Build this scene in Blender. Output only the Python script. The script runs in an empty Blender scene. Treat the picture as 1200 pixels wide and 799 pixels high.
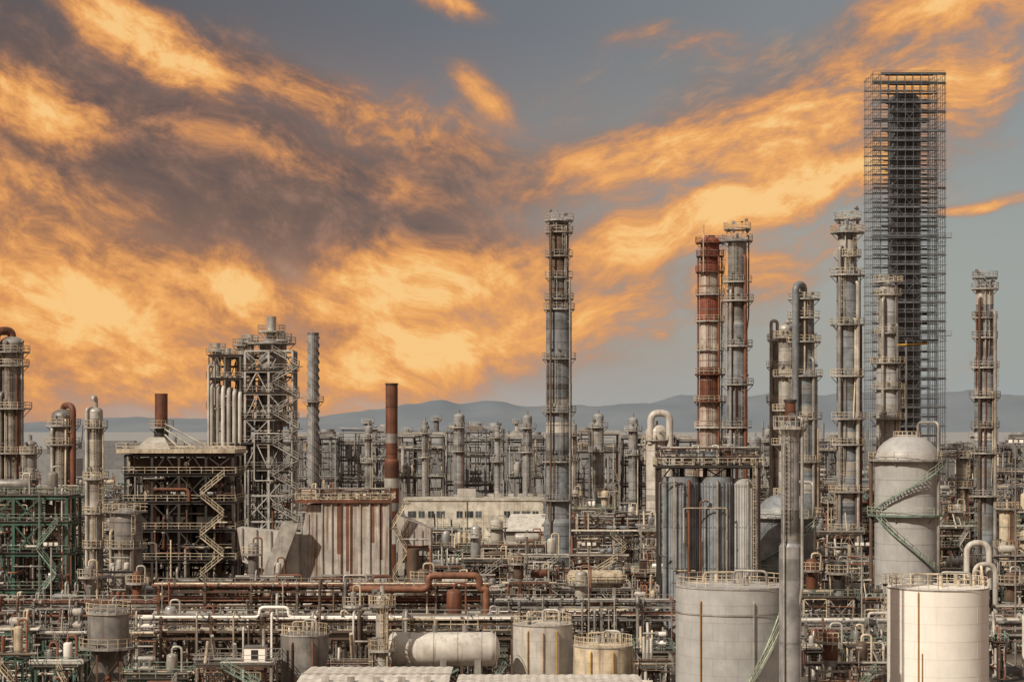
import bpy, math, random
from math import sin, cos, pi, sqrt, radians, exp
F=2400.0; H=35.0; HY=500.0
def X(px,D): return (px-600)*D/F
def Z(py,D): return H+(HY-py)*D/F
scene=bpy.context.scene
scene.view_settings.view_transform='Standard'
scene.view_settings.look='None'
scene.view_settings.exposure=0
R=random.Random(7)

# ------------------------------------------------------------------ materials
def lin(h):
    c=[int(h[i:i+2],16)/255 for i in (0,2,4)]
    return tuple(((x/12.92) if x<=.04045 else ((x+.055)/1.055)**2.4) for x in c)
MATS={}
def mat(key,name,col,stain=(.10,.045,.02),amt=.35,rough=.6,metal=0.0,var=.45,bump=.15):
    m=bpy.data.materials.new(name); m.use_nodes=True
    nt=m.node_tree; N=nt.nodes; L=nt.links
    bs=N['Principled BSDF']
    tc=N.new('ShaderNodeTexCoord'); oi=N.new('ShaderNodeObjectInfo')
    ad=N.new('ShaderNodeVectorMath'); ad.operation='ADD'
    ml=N.new('ShaderNodeMath'); ml.operation='MULTIPLY'; ml.inputs[1].default_value=50
    L.new(oi.outputs['Random'],ml.inputs[0]); L.new(tc.outputs['Object'],ad.inputs[0]); L.new(ml.outputs[0],ad.inputs[1])
    n1=N.new('ShaderNodeTexNoise'); n1.inputs['Scale'].default_value=.4; n1.inputs['Detail'].default_value=5; n1.inputs['Roughness'].default_value=.68
    L.new(ad.outputs[0],n1.inputs['Vector'])
    r1=N.new('ShaderNodeMapRange'); r1.inputs[1].default_value=.34; r1.inputs[2].default_value=.66; r1.inputs[3].default_value=1-var; r1.inputs[4].default_value=1+var*.4
    L.new(n1.outputs['Fac'],r1.inputs[0])
    at=N.new('ShaderNodeAttribute'); at.attribute_name='tint'
    m2=N.new('ShaderNodeMath'); m2.operation='MULTIPLY'; L.new(r1.outputs[0],m2.inputs[0]); L.new(at.outputs['Fac'],m2.inputs[1])
    sc=N.new('ShaderNodeVectorMath'); sc.operation='SCALE'; sc.inputs[0].default_value=col; L.new(m2.outputs[0],sc.inputs['Scale'])
    mp=N.new('ShaderNodeMapping'); mp.inputs['Scale'].default_value=(1.5,1.5,.08); L.new(ad.outputs[0],mp.inputs['Vector'])
    n2=N.new('ShaderNodeTexNoise'); n2.inputs['Scale'].default_value=1.0; n2.inputs['Detail'].default_value=4; n2.inputs['Roughness'].default_value=.6
    L.new(mp.outputs[0],n2.inputs['Vector'])
    r2=N.new('ShaderNodeMapRange'); r2.inputs[1].default_value=.50; r2.inputs[2].default_value=.70; r2.inputs[3].default_value=0; r2.inputs[4].default_value=min(1,amt*1.8)
    L.new(n2.outputs['Fac'],r2.inputs[0])
    mx=N.new('ShaderNodeMix'); mx.data_type='RGBA'
    L.new(r2.outputs[0],mx.inputs['Factor']); L.new(sc.outputs[0],mx.inputs[6]); mx.inputs[7].default_value=(*stain,1)
    L.new(mx.outputs[2],bs.inputs['Base Color'])
    bs.inputs['Roughness'].default_value=rough; bs.inputs['Metallic'].default_value=metal
    if bump:
        bp=N.new('ShaderNodeBump'); bp.inputs['Strength'].default_value=bump; bp.inputs['Distance'].default_value=.25
        L.new(n1.outputs['Fac'],bp.inputs['Height']); L.new(bp.outputs[0],bs.inputs['Normal'])
    MATS[key]=m
mat('steel','weathered_grey_steel',(.27,.27,.265),stain=(.11,.058,.038),amt=.33,metal=.2,rough=.48)
mat('galv','galvanised_steel',(.45,.445,.42),amt=.29,stain=(.17,.105,.07),metal=.2,rough=.45)
mat('alu','aluminium_cladding',(.42,.44,.46),amt=.22,rough=.38,metal=.4,stain=(.16,.12,.10))
mat('blue','bluegrey_vessel_paint',(.24,.275,.31),amt=.28,rough=.45,stain=(.12,.08,.06))
mat('cream','cream_paint',(.63,.55,.42),amt=.35)
mat('white','white_paint',(.88,.87,.84),amt=.06,rough=.4,stain=(.52,.42,.32),var=.07,bump=.05)
mat('pale','pale_grey_paint',(.55,.54,.51),amt=.3,rough=.45,stain=(.23,.14,.09),var=.28)
mat('tankgrey','grey_tank_paint',(.42,.435,.445),amt=.18,rough=.45,stain=(.27,.24,.22),var=.18,bump=.06)
mat('dark','dark_steel',(.036,.036,.037),amt=.3,stain=(.09,.045,.03))
mat('brown','brown_structural_steel',(.115,.085,.064),amt=.5,stain=(.15,.06,.03))
mat('rust','rusted_steel',(.17,.065,.036),amt=.5,stain=(.06,.03,.02))
mat('rpipe','dull_copper_brown_pipe',(.27,.12,.07),amt=.5,stain=(.09,.045,.03))
mat('red','red_oxide_paint',(.26,.075,.048),amt=.5,stain=(.22,.14,.10))
mat('pinkw','faded_white_stack_paint',(.56,.51,.46),amt=.5,stain=(.27,.13,.085))
mat('teal','green_structural_paint',(.05,.14,.11),amt=.35)
mat('mint','pale_green_paint',(.24,.34,.29),amt=.3)
mat('mintl','light_green_handrail_paint',(.46,.52,.43),amt=.25)
mat('yellow','yellow_paint',(.58,.36,.07),amt=.3)
mat('orange','orange_pipe_paint',(.48,.25,.09),amt=.3)
mat('conc','stained_concrete',(.38,.37,.35),amt=.45,stain=(.17,.085,.045),rough=.9,var=.4)
mat('conc2','rust_streaked_concrete',(.50,.48,.45),amt=.5,stain=(.20,.09,.045),rough=.9,var=.35)
mat('scaf','scaffold_tube',(.16,.18,.205),amt=.2,stain=(.07,.07,.07))
mat('far','hazy_grey_steel',(.30,.31,.32),amt=.22,stain=(.20,.17,.15))  # far steels: aerial haze is painted in as paler base colours
mat('farl','hazy_light_steel',(.46,.455,.44),amt=.22,stain=(.28,.24,.20))
mat('fard','hazy_dark_steel',(.17,.17,.175),amt=.3,stain=(.17,.14,.12))
mat('farb','hazy_brown_steel',(.23,.195,.17),amt=.3,stain=(.20,.15,.12))
mat('glass','window_glass',(.05,.06,.07),amt=.05,rough=.15,bump=0)
mat('grate','deck_grating',(.095,.09,.084),amt=.4)
mat('white2','cream_white_render',(.60,.575,.51),amt=.3,stain=(.3,.24,.17),rough=.8)

# ------------------------------------------------------------------ mesh builder
CIRC={}
def circ(n):
    if n not in CIRC: CIRC[n]=[(cos(2*pi*i/n+(pi/4 if n==4 else 0)),sin(2*pi*i/n+(pi/4 if n==4 else 0))) for i in range(n)]
    return CIRC[n]
def nrm(a):
    l=sqrt(a[0]**2+a[1]**2+a[2]**2) or 1e-9
    return (a[0]/l,a[1]/l,a[2]/l)
def cross(a,b): return (a[1]*b[2]-a[2]*b[1],a[2]*b[0]-a[0]*b[2],a[0]*b[1]-a[1]*b[0])
def sub(a,b): return (a[0]-b[0],a[1]-b[1],a[2]-b[2])
def basis(d):
    up=(1,0,0) if abs(d[2])>.95 else (0,0,1)
    u=nrm(cross(up,d)); return u,cross(d,u)
TOTAL=[0]
class B:
    def __init__(s,name,x=0,y=0,z=0):
        s.name=name; s.o=(x,y,z); s.v=[];s.f=[];s.m=[];s.s=[];s.t=[];s.ml=[]
        s.r=random.Random(R.random())
    def mi(s,k):
        if k not in s.ml: s.ml.append(k)
        return s.ml.index(k)
    def add(s,vs,fs,k,sm=False,t=None):
        n=len(s.v); s.v+=vs
        mi=s.mi(k); t=t if t is not None else s.r.uniform(.65,1.2)
        for f in fs:
            s.f.append(tuple(i+n for i in f)); s.m.append(mi); s.s.append(sm); s.t.append(t)
    def rings(s,rs,n,k,sm=True,t=None):
        vs=[p for r in rs for p in r]; fs=[]
        for j in range(len(rs)-1):
            a=j*n;b=a+n
            for i in range(n):
                i2=(i+1)%n; fs.append((a+i,a+i2,b+i2,b+i))
        s.add(vs,fs,k,sm,t)
    def ring(s,c,u,v,r,n):
        return [(c[0]+r*(a*u[0]+b*v[0]),c[1]+r*(a*u[1]+b*v[1]),c[2]+r*(a*u[2]+b*v[2])) for a,b in circ(n)]
    def tube(s,p,q,r,k,n=6,r2=None,caps=False,t=None):
        d=nrm(sub(q,p)); u,v=basis(d); r2=r if r2 is None else r2
        t=t if t is not None else s.r.uniform(.7,1.2)
        a=s.ring(p,u,v,r,n); b=s.ring(q,u,v,r2,n)
        s.rings([a,b],n,k,n>4,t)
        if caps:
            s.add(b,[tuple(range(n))],k,False,t); s.add(a,[tuple(range(n))[::-1]],k,False,t)
    def beam(s,p,q,w,k,t=None): s.tube(p,q,w*.7,k,4,t=t)
    def box(s,x0,x1,y0,y1,z0,z1,k,t=None):
        vs=[(x,y,z) for z in (z0,z1) for y in (y0,y1) for x in (x0,x1)]
        s.add(vs,[(0,2,3,1),(4,5,7,6),(0,1,5,4),(2,6,7,3),(0,4,6,2),(1,3,7,5)],k,False,t)
    def hexa(s,lo,hi,k,t=None):
        s.add(list(lo)+list(hi),[(3,2,1,0),(4,5,6,7),(0,1,5,4),(1,2,6,5),(2,3,7,6),(3,0,4,7)],k,False,t)
    def rev(s,c,d,prof,k,n=24,t=None,sm=True):
        u,v=basis(d)
        t=t if t is not None else s.r.uniform(.85,1.12)
        rs=[s.ring((c[0]+d[0]*h,c[1]+d[1]*h,c[2]+d[2]*h),u,v,max(r,.001),n) for h,r in prof]
        s.rings(rs,n,k,sm,t)
    def cyl(s,x,y,z0,z1,r,k,n=24,r2=None,cap=True,t=None):
        t=t if t is not None else s.r.uniform(.85,1.12)
        s.tube((x,y,z0),(x,y,z1),r,k,n,r2,False,t)
        if cap: s.rev((x,y,z1),(0,0,1),[(0,(r if r2 is None else r2)),(0.001,.01)],k,n,t,False)
    def dome(s,x,y,z,r,h,k,n=24,t=None):
        s.rev((x,y,z),(0,0,1),[(h*sin(a*pi/12),r*cos(a*pi/12)) for a in range(7)],k,n,t)
    def vessel(s,p,q,r,k,n=16,t=None):
        d=sub(q,p); l=sqrt(sum(c*c for c in d)); d=nrm(d); h=min(r*.55,l*.3)
        pr=[(h-h*cos(a*pi/8) ,r*sin(a*pi/8)) for a in range(5)]+[(l-h+h*sin(a*pi/8),r*cos(a*pi/8)) for a in range(5)]
        s.rev(p,d,pr,k,n,t)
    def path(s,pts,r,k,n=8,bend=None,t=None):
        t=t if t is not None else s.r.uniform(.7,1.2)
        R_=bend or r*3.2
        out=[pts[0]]
        ws=(0,.25,.5,.75,1) if n<10 else (0,.15,.3,.45,.6,.75,.9,1)
        for i in range(1,len(pts)-1):
            a,b,c=pts[i-1],pts[i],pts[i+1]
            la=sqrt(sum(x*x for x in sub(a,b))); lc=sqrt(sum(x*x for x in sub(c,b)))
            q=min(R_,la*.48,lc*.48)
            da=nrm(sub(a,b)); dc=nrm(sub(c,b))
            p0=tuple(b[j]+da[j]*q for j in range(3)); p2=tuple(b[j]+dc[j]*q for j in range(3))
            for w in ws:
                out.append(tuple((1-w)**2*p0[j]+2*w*(1-w)*b[j]+w*w*p2[j] for j in range(3)))
        out.append(pts[-1])
        u=None; rs=[]
        for i,p in enumerate(out):
            if i==0: d=nrm(sub(out[1],p))
            elif i==len(out)-1: d=nrm(sub(p,out[i-1]))
            else: d=nrm(sub(out[i+1],out[i-1]))
            if u is None: u,v=basis(d)
            else:
                dt=u[0]*d[0]+u[1]*d[1]+u[2]*d[2]
                u=nrm((u[0]-dt*d[0],u[1]-dt*d[1],u[2]-dt*d[2])); v=cross(d,u)
            rs.append(s.ring(p,u,v,r,n))
        s.rings(rs,n,k,True,t)
        for e in (0,-1): s.add(rs[e],[tuple(range(n))],k,False,t)
    def rail(s,pts,closed=False,h=1.15,k='cream',r=.055,sp=1.8):
        P=list(pts)+([pts[0]] if closed else [])
        t=s.r.uniform(.8,1.15)
        for a,b in zip(P,P[1:]):
            for hh in (h,h*.52): s.tube((a[0],a[1],a[2]+hh),(b[0],b[1],b[2]+hh),r,k,4,t=t)
            l=sqrt(sum(x*x for x in sub(b,a))); n=max(1,int(l/sp+.5))
            for i in range(n):
                w=i/n; x=a[0]+(b[0]-a[0])*w;y=a[1]+(b[1]-a[1])*w;z=a[2]+(b[2]-a[2])*w
                s.tube((x,y,z),(x,y,z+h),r,k,4,t=t)
        b=P[-1]; s.tube(b,(b[0],b[1],b[2]+h),r,k,4,t=t)
    def plat(s,x,y,z,ro,ri,a0=0,a1=2*pi,k='galv',rk='cream',h=1.2):
        n=max(4,int(18*(a1-a0)/(2*pi)))
        A=[a0+(a1-a0)*i/n for i in range(n+1)]
        vs=[];fs=[]
        for a in A:
            c,q=cos(a),sin(a)
            vs+=[(x+ri*c,y+ri*q,z),(x+ro*c,y+ro*q,z),(x+ro*c,y+ro*q,z-.3),(x+ri*c,y+ri*q,z-.14)]
        for i in range(n):
            a=4*i;b=a+4
            fs+=[(a,a+1,b+1,b),(a+1,a+2,b+2,b+1),(a+2,a+3,b+3,b+2)]
        s.add(vs,fs,k)
        s.rail([(x+ro*cos(a),y+ro*sin(a),z) for a in A],h=h,k=rk,sp=5)
        for i in range(0,n+1,3):
            a=A[i]; s.beam((x+ro*.97*cos(a),y+ro*.97*sin(a),z-.2),(x+ri*cos(a),y+ri*sin(a),z-(ro-ri)*1.0-.2),.12,k)
    def ladder(s,x,y,z0,z1,a,k='cream'):
        c,q=cos(a),sin(a); tx,ty=-q*.28,c*.28
        for e in (-1,1): s.tube((x+e*tx,y+e*ty,z0),(x+e*tx,y+e*ty,z1+1),.045,k,4)
        z=z0+.3
        while z<z1: s.tube((x-tx,y-ty,z),(x+tx,y+ty,z),.03,k,3,t=1); z+=.5
        z=z0+2.3
        hp=[(-.32,.0),(-.35,.4),(0,.75),(.35,.4),(.32,0)]
        def P(u,w,z): return (x-q*u+c*w,y+c*u+q*w,z)
        while z<z1+1:
            for g,h in zip(hp,hp[1:]): s.tube(P(*g,z),P(*h,z),.035,k,3,t=1)
            z+=1.1
        for g in hp[1:4]: 
            if z1-z0>3: s.tube(P(*g,z0+2.3),P(*g,z1+1),.03,k,3,t=1)
    def stair(s,p,q,w=.9,k='cream'):
        for e in (-w/2,w/2):
            s.beam((p[0],p[1]+e,p[2]),(q[0],q[1]+e,q[2]),.18,k)
            s.rail([(p[0],p[1]+e,p[2]),(q[0],q[1]+e,q[2])],k=k,sp=1.5,r=.045)
        n=max(3,int(abs(q[2]-p[2])/.3))
        for i in range(n):
            w_=(i+.5)/n; x=p[0]+(q[0]-p[0])*w_; z=p[2]+(q[2]-p[2])*w_
            s.box(x-.13,x+.13,p[1]-w/2,p[1]+w/2,z-.03,z+.02,'grate',t=1)
    def zigzag(s,x0,x1,y,z0,z1,k='cream',rise=3.2):
        n=max(1,int((z1-z0)/rise+.5)); dz=(z1-z0)/n
        for i in range(n):
            a,b=(x0,x1) if i%2==0 else (x1,x0)
            s.stair((a,y,z0+i*dz),(b,y,z0+(i+1)*dz),k=k)
            s.box(b-.7,b+.7,y-.6,y+.6,z0+(i+1)*dz-.12,z0+(i+1)*dz,'grate')
    def frame(s,x0,x1,y0,y1,zs,nx,ny,k,w=.35,brace=.35,deck=.5,rk='cream',z0=0):
        xs=[x0+(x1-x0)*i/nx for i in range(nx+1)]; ys=[y0+(y1-y0)*i/ny for i in range(ny+1)]
        for x in xs:
            for y in ys: s.beam((x,y,z0),(x,y,zs[-1]),w,k)
        pz=z0
        for z in zs:
            for y in ys: s.beam((x0,y,z),(x1,y,z),w*.85,k)
            for x in xs: s.beam((x,y0,z),(x,y1,z),w*.85,k)
            for i in range(nx):
                for y in (y0,y1):
                    if s.r.random()<brace:
                        if s.r.random()<.5: s.beam((xs[i],y,pz),(xs[i+1],y,z),w*.5,k); s.beam((xs[i+1],y,pz),(xs[i],y,z),w*.5,k)
                        else:
                            m=(xs[i]+xs[i+1])/2; s.beam((xs[i],y,pz),(m,y,z),w*.5,k); s.beam((xs[i+1],y,pz),(m,y,z),w*.5,k)
            if s.r.random()<deck:
                s.box(x0-.5,x1+.5,y0-.5,y1+.5,z+w*.7,z+w*.7+.1,'grate')
                zz=z+w*.7+.1
                s.rail([(x0-.5,y0-.5,zz),(x1+.5,y0-.5,zz),(x1+.5,y1+.5,zz),(x0-.5,y1+.5,zz)],closed=True,k=rk,sp=2)
            pz=z
    def tangle(s,x0,x1,y0,y1,z0,z1,n,ks=('steel','galv','cream','rpipe','brown','pale','rust','dark','galv','pale'),r0=.07,r1=.26):
        for _ in range(n):
            p=[s.r.uniform(x0,x1),s.r.uniform(y0,y1),s.r.uniform(z0,z1)]; pts=[tuple(p)]
            last=-1
            for j in range(s.r.choice((2,3,3,4,5))):
                ax=s.r.choice([a for a in (0,0,2,2,1) if a!=last]); last=ax
                lo,hi=((x0,x1),(y0,y1),(z0,z1))[ax]
                nv=s.r.uniform(lo,hi)
                if ax==0: nv=max(lo,min(hi,p[0]+s.r.uniform(-7,7)))
                if abs(nv-p[ax])<1: nv=lo if p[ax]-lo>hi-p[ax] else hi
                p[ax]=nv; pts.append(tuple(p))
            r=s.r.uniform(r0,r1)*s.r.choice((1,1,.6))
            s.path(pts,r,s.r.choice(ks),6)
            for _ in range(2):
                i=s.r.randrange(len(pts)-1); a,b=pts[i],pts[i+1]; w=s.r.uniform(.3,.7)
                c=tuple(a[j]+(b[j]-a[j])*w for j in range(3)); d=nrm(sub(b,a))
                s.tube(c,tuple(c[j]+d[j]*.25 for j in range(3)),r*1.7,'galv',8,caps=True)
    def equip(s,x,y,z,w,h,kind=None,ks=None):
        kind=kind or s.r.choice(('h','h','v','v','e','b','p','vv','vv'))
        k=s.r.choice(ks or ('steel','galv','cream','pale','alu','steel','blue','rust','brown','dark','pale','galv','white','alu'))
        if kind=='h':
            r=min(h*.28,w*.22,1.6); zc=z+r+.7
            s.vessel((x-w*.45,y,zc),(x+w*.45,y,zc),r,k,14)
            for e in (-.28,.28): s.box(x+e*w-.2,x+e*w+.2,y-r*.8,y+r*.8,z,zc-r*.5,'conc')
            s.tube((x,y,zc+r*.8),(x,y,zc+r+.6),.25,'steel',8,caps=True)
            s.path([(x+w*.2,y,zc+r*.8),(x+w*.2,y,zc+r+.9),(x+w*.45,y,zc+r+.9),(x+w*.45,y-r-1,zc+r+.9),(x+w*.45,y-r-1,z)],.16,s.r.choice(('cream','galv','rpipe')),6)
        elif kind=='e':
            r=min(.8,h*.15)
            for j in (0,1):
                zc=z+r+.6+j*(r*2+.5)
                s.vessel((x-w*.42,y,zc),(x+w*.42,y,zc),r,k,12)
                for e in (-.42,-.3,.3): s.tube((x+e*w,y,zc),(x+e*w+.15,y,zc),r*1.25,'steel',12,caps=True)
            for e in (-.2,.2): s.box(x+e*w-.15,x+e*w+.15,y-r*.9,y+r*.9,z,z+r*4+.6,'steel')
        elif kind=='v':
            r=min(w*.25,h*.22,1.8); 
            s.cyl(x,y,z,z+.8,r*.9,'steel',14)
            s.vessel((x,y,z+.5),(x,y,z+h*.9),r,k,16)
            s.path([(x,y,z+h*.85),(x,y,z+h*.9+.8),(x+r+.5,y,z+h*.9+.8),(x+r+.5,y,z)],.16,s.r.choice(('cream','galv','rpipe')),6)
            if h>5: s.plat(x,y,z+h*.62,r+1,r,s.r.uniform(2.4,3.4),s.r.uniform(5,6.6))
        elif kind=='vv':
            for e in (-.3,0,.3):
                r=min(w*.12,.8); s.vessel((x+e*w,y,z+.6),(x+e*w,y,z+h*s.r.uniform(.6,.85)),r,k,12)
                for a in (0,2.1,4.2): s.tube((x+e*w+r*.8*cos(a),y+r*.8*sin(a),z),(x+e*w+r*.8*cos(a),y+r*.8*sin(a),z+1.4),.07,'steel',4)
            s.tube((x-w*.4,y-.3,z+h*.8+.3),(x+w*.4,y-.3,z+h*.8+.3),.15,'galv',6)
        elif kind=='b':
            hh=min(h*.6,2.6)
            s.box(x-w*.3,x+w*.3,y-1.2,y+1.2,z,z+hh,s.r.choice(('pale','cream','galv','white','brown')))
            s.box(x-w*.32,x+w*.32,y-1.35,y+1.35,z+hh,z+hh+.12,'steel')
            s.box(x-w*.1,x+w*.1,y-1.25,y-1.205,z+.2,z+hh*.85,'dark')
        else:
            for e in (-.25,.25):
                cx=x+e*w
                s.box(cx-1.2,cx+1.2,y-.5,y+.5,z,z+.35,'conc')
                s.tube((cx-1,y,z+.9),(cx+.2,y,z+.9),.42,'blue' if s.r.random()<.5 else 'mint',12,caps=True)
                s.tube((cx+.3,y,z+.9),(cx+1,y,z+.9),.5,'steel',12,caps=True)
                s.path([(cx+.7,y,z+1.3),(cx+.7,y,z+3),(cx+.7,y+2,z+3),(cx+.7,y+2,z)],.15,'galv',6)
    def done(s):
        me=bpy.data.meshes.new(s.name); me.from_pydata(s.v,[],s.f)
        for k in s.ml: me.materials.append(MATS[k])
        me.polygons.foreach_set('material_index',s.m); me.polygons.foreach_set('use_smooth',s.s)
        a=me.attributes.new('tint','FLOAT','FACE'); a.data.foreach_set('value',s.t)
        me.update()
        ob=bpy.data.objects.new(s.name,me); ob.location=s.o; scene.collection.objects.link(ob)
        TOTAL[0]+=len(s.f)
        return ob

# ------------------------------------------------------------------ generic plant items
def column(name,px,D,segs,plats=(),pipes=(),k='steel',cap='dome',goose=None,n=24,rk='cream',band=2.6,finish=True,topk=None):
    s=D/F; b=B(name,X(px,D),D)
    z=0; prs=[]; r=segs[0][0]/2*s
    for i,(w,py) in enumerate(segs):
        r1=w/2*s; z1=Z(py,D)
        if i>0 and abs(r1-r)>.05:
            b.tube((0,0,z),(0,0,z+abs(r1-r)*1.6),r,k,n,r1,t=1); z+=abs(r1-r)*1.6
        r=r1
        kk=topk if (topk and i==len(segs)-1) else k
        b.tube((0,0,z),(0,0,z1),r,kk,n,t=1); prs.append((z,z1,r))
        q=z+1
        while q<z1-.5:
            b.tube((0,0,q),(0,0,q+.16),r+.06,kk,n,t=b.r.choice((.6,.8,1.2)))
            q+=band*b.r.uniform(.8,1.2)
        for _ in range(int((z1-z)/6)):
            q=b.r.uniform(z,z1-3); b.tube((0,0,q),(0,0,q+b.r.uniform(1.0,3.5)),r+.025,b.r.choice((kk,kk,'steel','galv','pale')),n,t=b.r.uniform(.6,1.15))
        z=z1
    def rad(zq):
        for a,c,rr in prs:
            if zq<=c: return rr
        return prs[-1][2]
    if cap in('dome','goose'): b.dome(0,0,z,r,r*.6,k,n,1)
    if cap=='open': b.tube((0,0,z-.3),(0,0,z),r+.12,'dark',n,caps=True)
    if cap=='dome':
        b.tube((0,0,z),(0,0,z+r*.6+1),.3,k,10,caps=True)
    if goose:
        dx,pr,rise,gk,zend=goose; x=dx*s; rr=pr*s
        yy=0 if abs(x)>rad(z)+rr else -sqrt(max(0,(rad(0)+rr+.15)**2-x*x))
        b.path([(0,0,z),(0,0,z+rise*s),(x,yy,z+rise*s),(x,yy,Z(zend,D) if zend else 0)],rr,gk,12,bend=rise*s*.8)
    zs=[]
    for p in plats:
        py,w=p[0],p[1]; zp=Z(py,D); zs.append(zp); ri=rad(zp-.01); ro=max(w/2*s,ri+.9)
        full=len(p)>2 and p[2]
        if full: b.plat(0,0,zp,ro,ri,rk=rk)
        else:
            c=-pi/2+b.r.uniform(-.9,.9); hw=b.r.uniform(1.5,2.4); b.plat(0,0,zp,ro,ri,c-hw,c+hw,rk=rk)
        for _ in range(3):
            a=-pi/2+b.r.uniform(-1.3,1.3); q=zp+b.r.uniform(.6,2.0)
            b.tube((ri*cos(a),ri*sin(a),q),((ri+.5)*cos(a),(ri+.5)*sin(a),q),b.r.uniform(.18,.4),'steel',8,caps=True)
        if b.r.random()<.6:
            a=-pi/2+b.r.uniform(-1.2,1.2); q=zp+1; rr=ri+.5
            b.path([(ri*cos(a),ri*sin(a),q),(rr*cos(a),rr*sin(a),q),(rr*cos(a),rr*sin(a),max(1,q-b.r.uniform(6,22))),(ri*.9*cos(a),ri*.9*sin(a),max(1,q-b.r.uniform(22,24)))],b.r.uniform(.08,.2),b.r.choice(('galv','cream','rust','steel')),6)
    zs=sorted(zs)
    za=max(0,zs[0]-12) if zs else 0
    for zq in zs:
        a=-pi/2+b.r.uniform(-1.1,1.1); rr=rad(zq)+.35
        if zq-za>1.5: b.ladder(rr*cos(a),rr*sin(a),za,zq,a,k=rk)
        za=zq
    for dx,pr,pt,pk in pipes:
        x=dx*s; rr=pr*s; zt=Z(pt,D); rb=max(rad(zt),rad(0))
        yy=-sqrt(max(0,(rb+rr+.15)**2-x*x))
        if abs(x)>rb+rr: yy=-.3
        b.path([(x,yy,0),(x,yy,zt),(0,0,zt+.02)],rr,pk,10,bend=rr*2.5)
        q=4
        while q<zt-1:
            b.beam((x,yy,q),(0,0,q),.15,'steel'); q+=6
    if finish: b.done()
    return b

def unit(name,x0,x1,y0,y1,h,k=None,dens=1.0,deck=.55,kinds=None,above=True,pal=None):
    b=B(name,(x0+x1)/2,(y0+y1)/2); r=b.r
    w=(x1-x0)/2; d=(y1-y0)/2
    k=k or r.choice(('brown','steel','galv','dark','galv','dark','brown','teal'))
    nl=max(1,int(h/4.2+.5)); zs=[]; 
    q=0
    for i in range(nl): q+=r.uniform(.75,1.25); zs.append(q)
    zs=[z*h/q for z in zs]
    nx=max(2,int(2*w/r.uniform(3.8,5.6)+.5)); ny=2 if d>4 else 1
    b.frame(-w,w,-d,d,zs,nx,ny,k,w=.30,deck=deck,rk=r.choice(('cream','cream','galv','mint','pale')))
    for z in [0]+zs:
        top=(z==zs[-1]); lh=h/nl
        if top and not above: continue
        for i in range(nx):
            if r.random()<.8*dens:
                cx=-w+(i+.5)*2*w/nx; cy=r.uniform(-d*.7,d*.3)
                hh=min(lh,4.6)*(.9 if not top else r.uniform(.4,1.0))
                kd=kinds and r.choice(kinds)
                if top and r.random()<.18: kd='v'; hh=r.uniform(4,7.5)
                b.equip(cx,cy,z+(.35 if z else 0),2*w/nx*.95,hh,kd)
    kw={} if not pal else {'ks':pal}
    b.tangle(-w,w,-d-.6,d,.5,h+.6,int(dens*2.6*w*nl*.5)+4,**kw)
    b.tangle(-w,w,-d-.9,-d+.3,.5,h,int(dens*w*nl*.8)+4,r0=.05,r1=.14,**kw)
    for z in zs:
        for j in range(r.randint(1,4)):
            y=-d+r.uniform(-.3,2*d*.6); q=z+.45+r.uniform(0,.4)
            rr=r.uniform(.08,.26); b.tube((-w-1,y,q),(w+1,y,q),rr,r.choice(pal or ('cream','galv','steel','rust','pale','brown','galv')),8,caps=True)
    if r.random()<.45: b.zigzag(-w*.3 if r.random()<.5 else w*.2,(w*.75),-d-1.1,0,h,k=r.choice(('cream','mint','galv')))
    for _ in range(r.randint(1,4)):
        x=r.uniform(-w,w); b.tube((x,r.uniform(-d,d),h),(x,0,h+r.uniform(1.5,4.5)),r.uniform(.08,.25),r.choice(('steel','cream','rust','galv')),8,caps=True)
    if r.random()<.5:
        x=r.uniform(-w,w); b.tube((x,-d,h),(x,-d,h+3),.06,'galv',4); b.box(x-.35,x+.35,-d-.5,-d,h+2.9,h+3.05,'galv')
    b.done()

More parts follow.
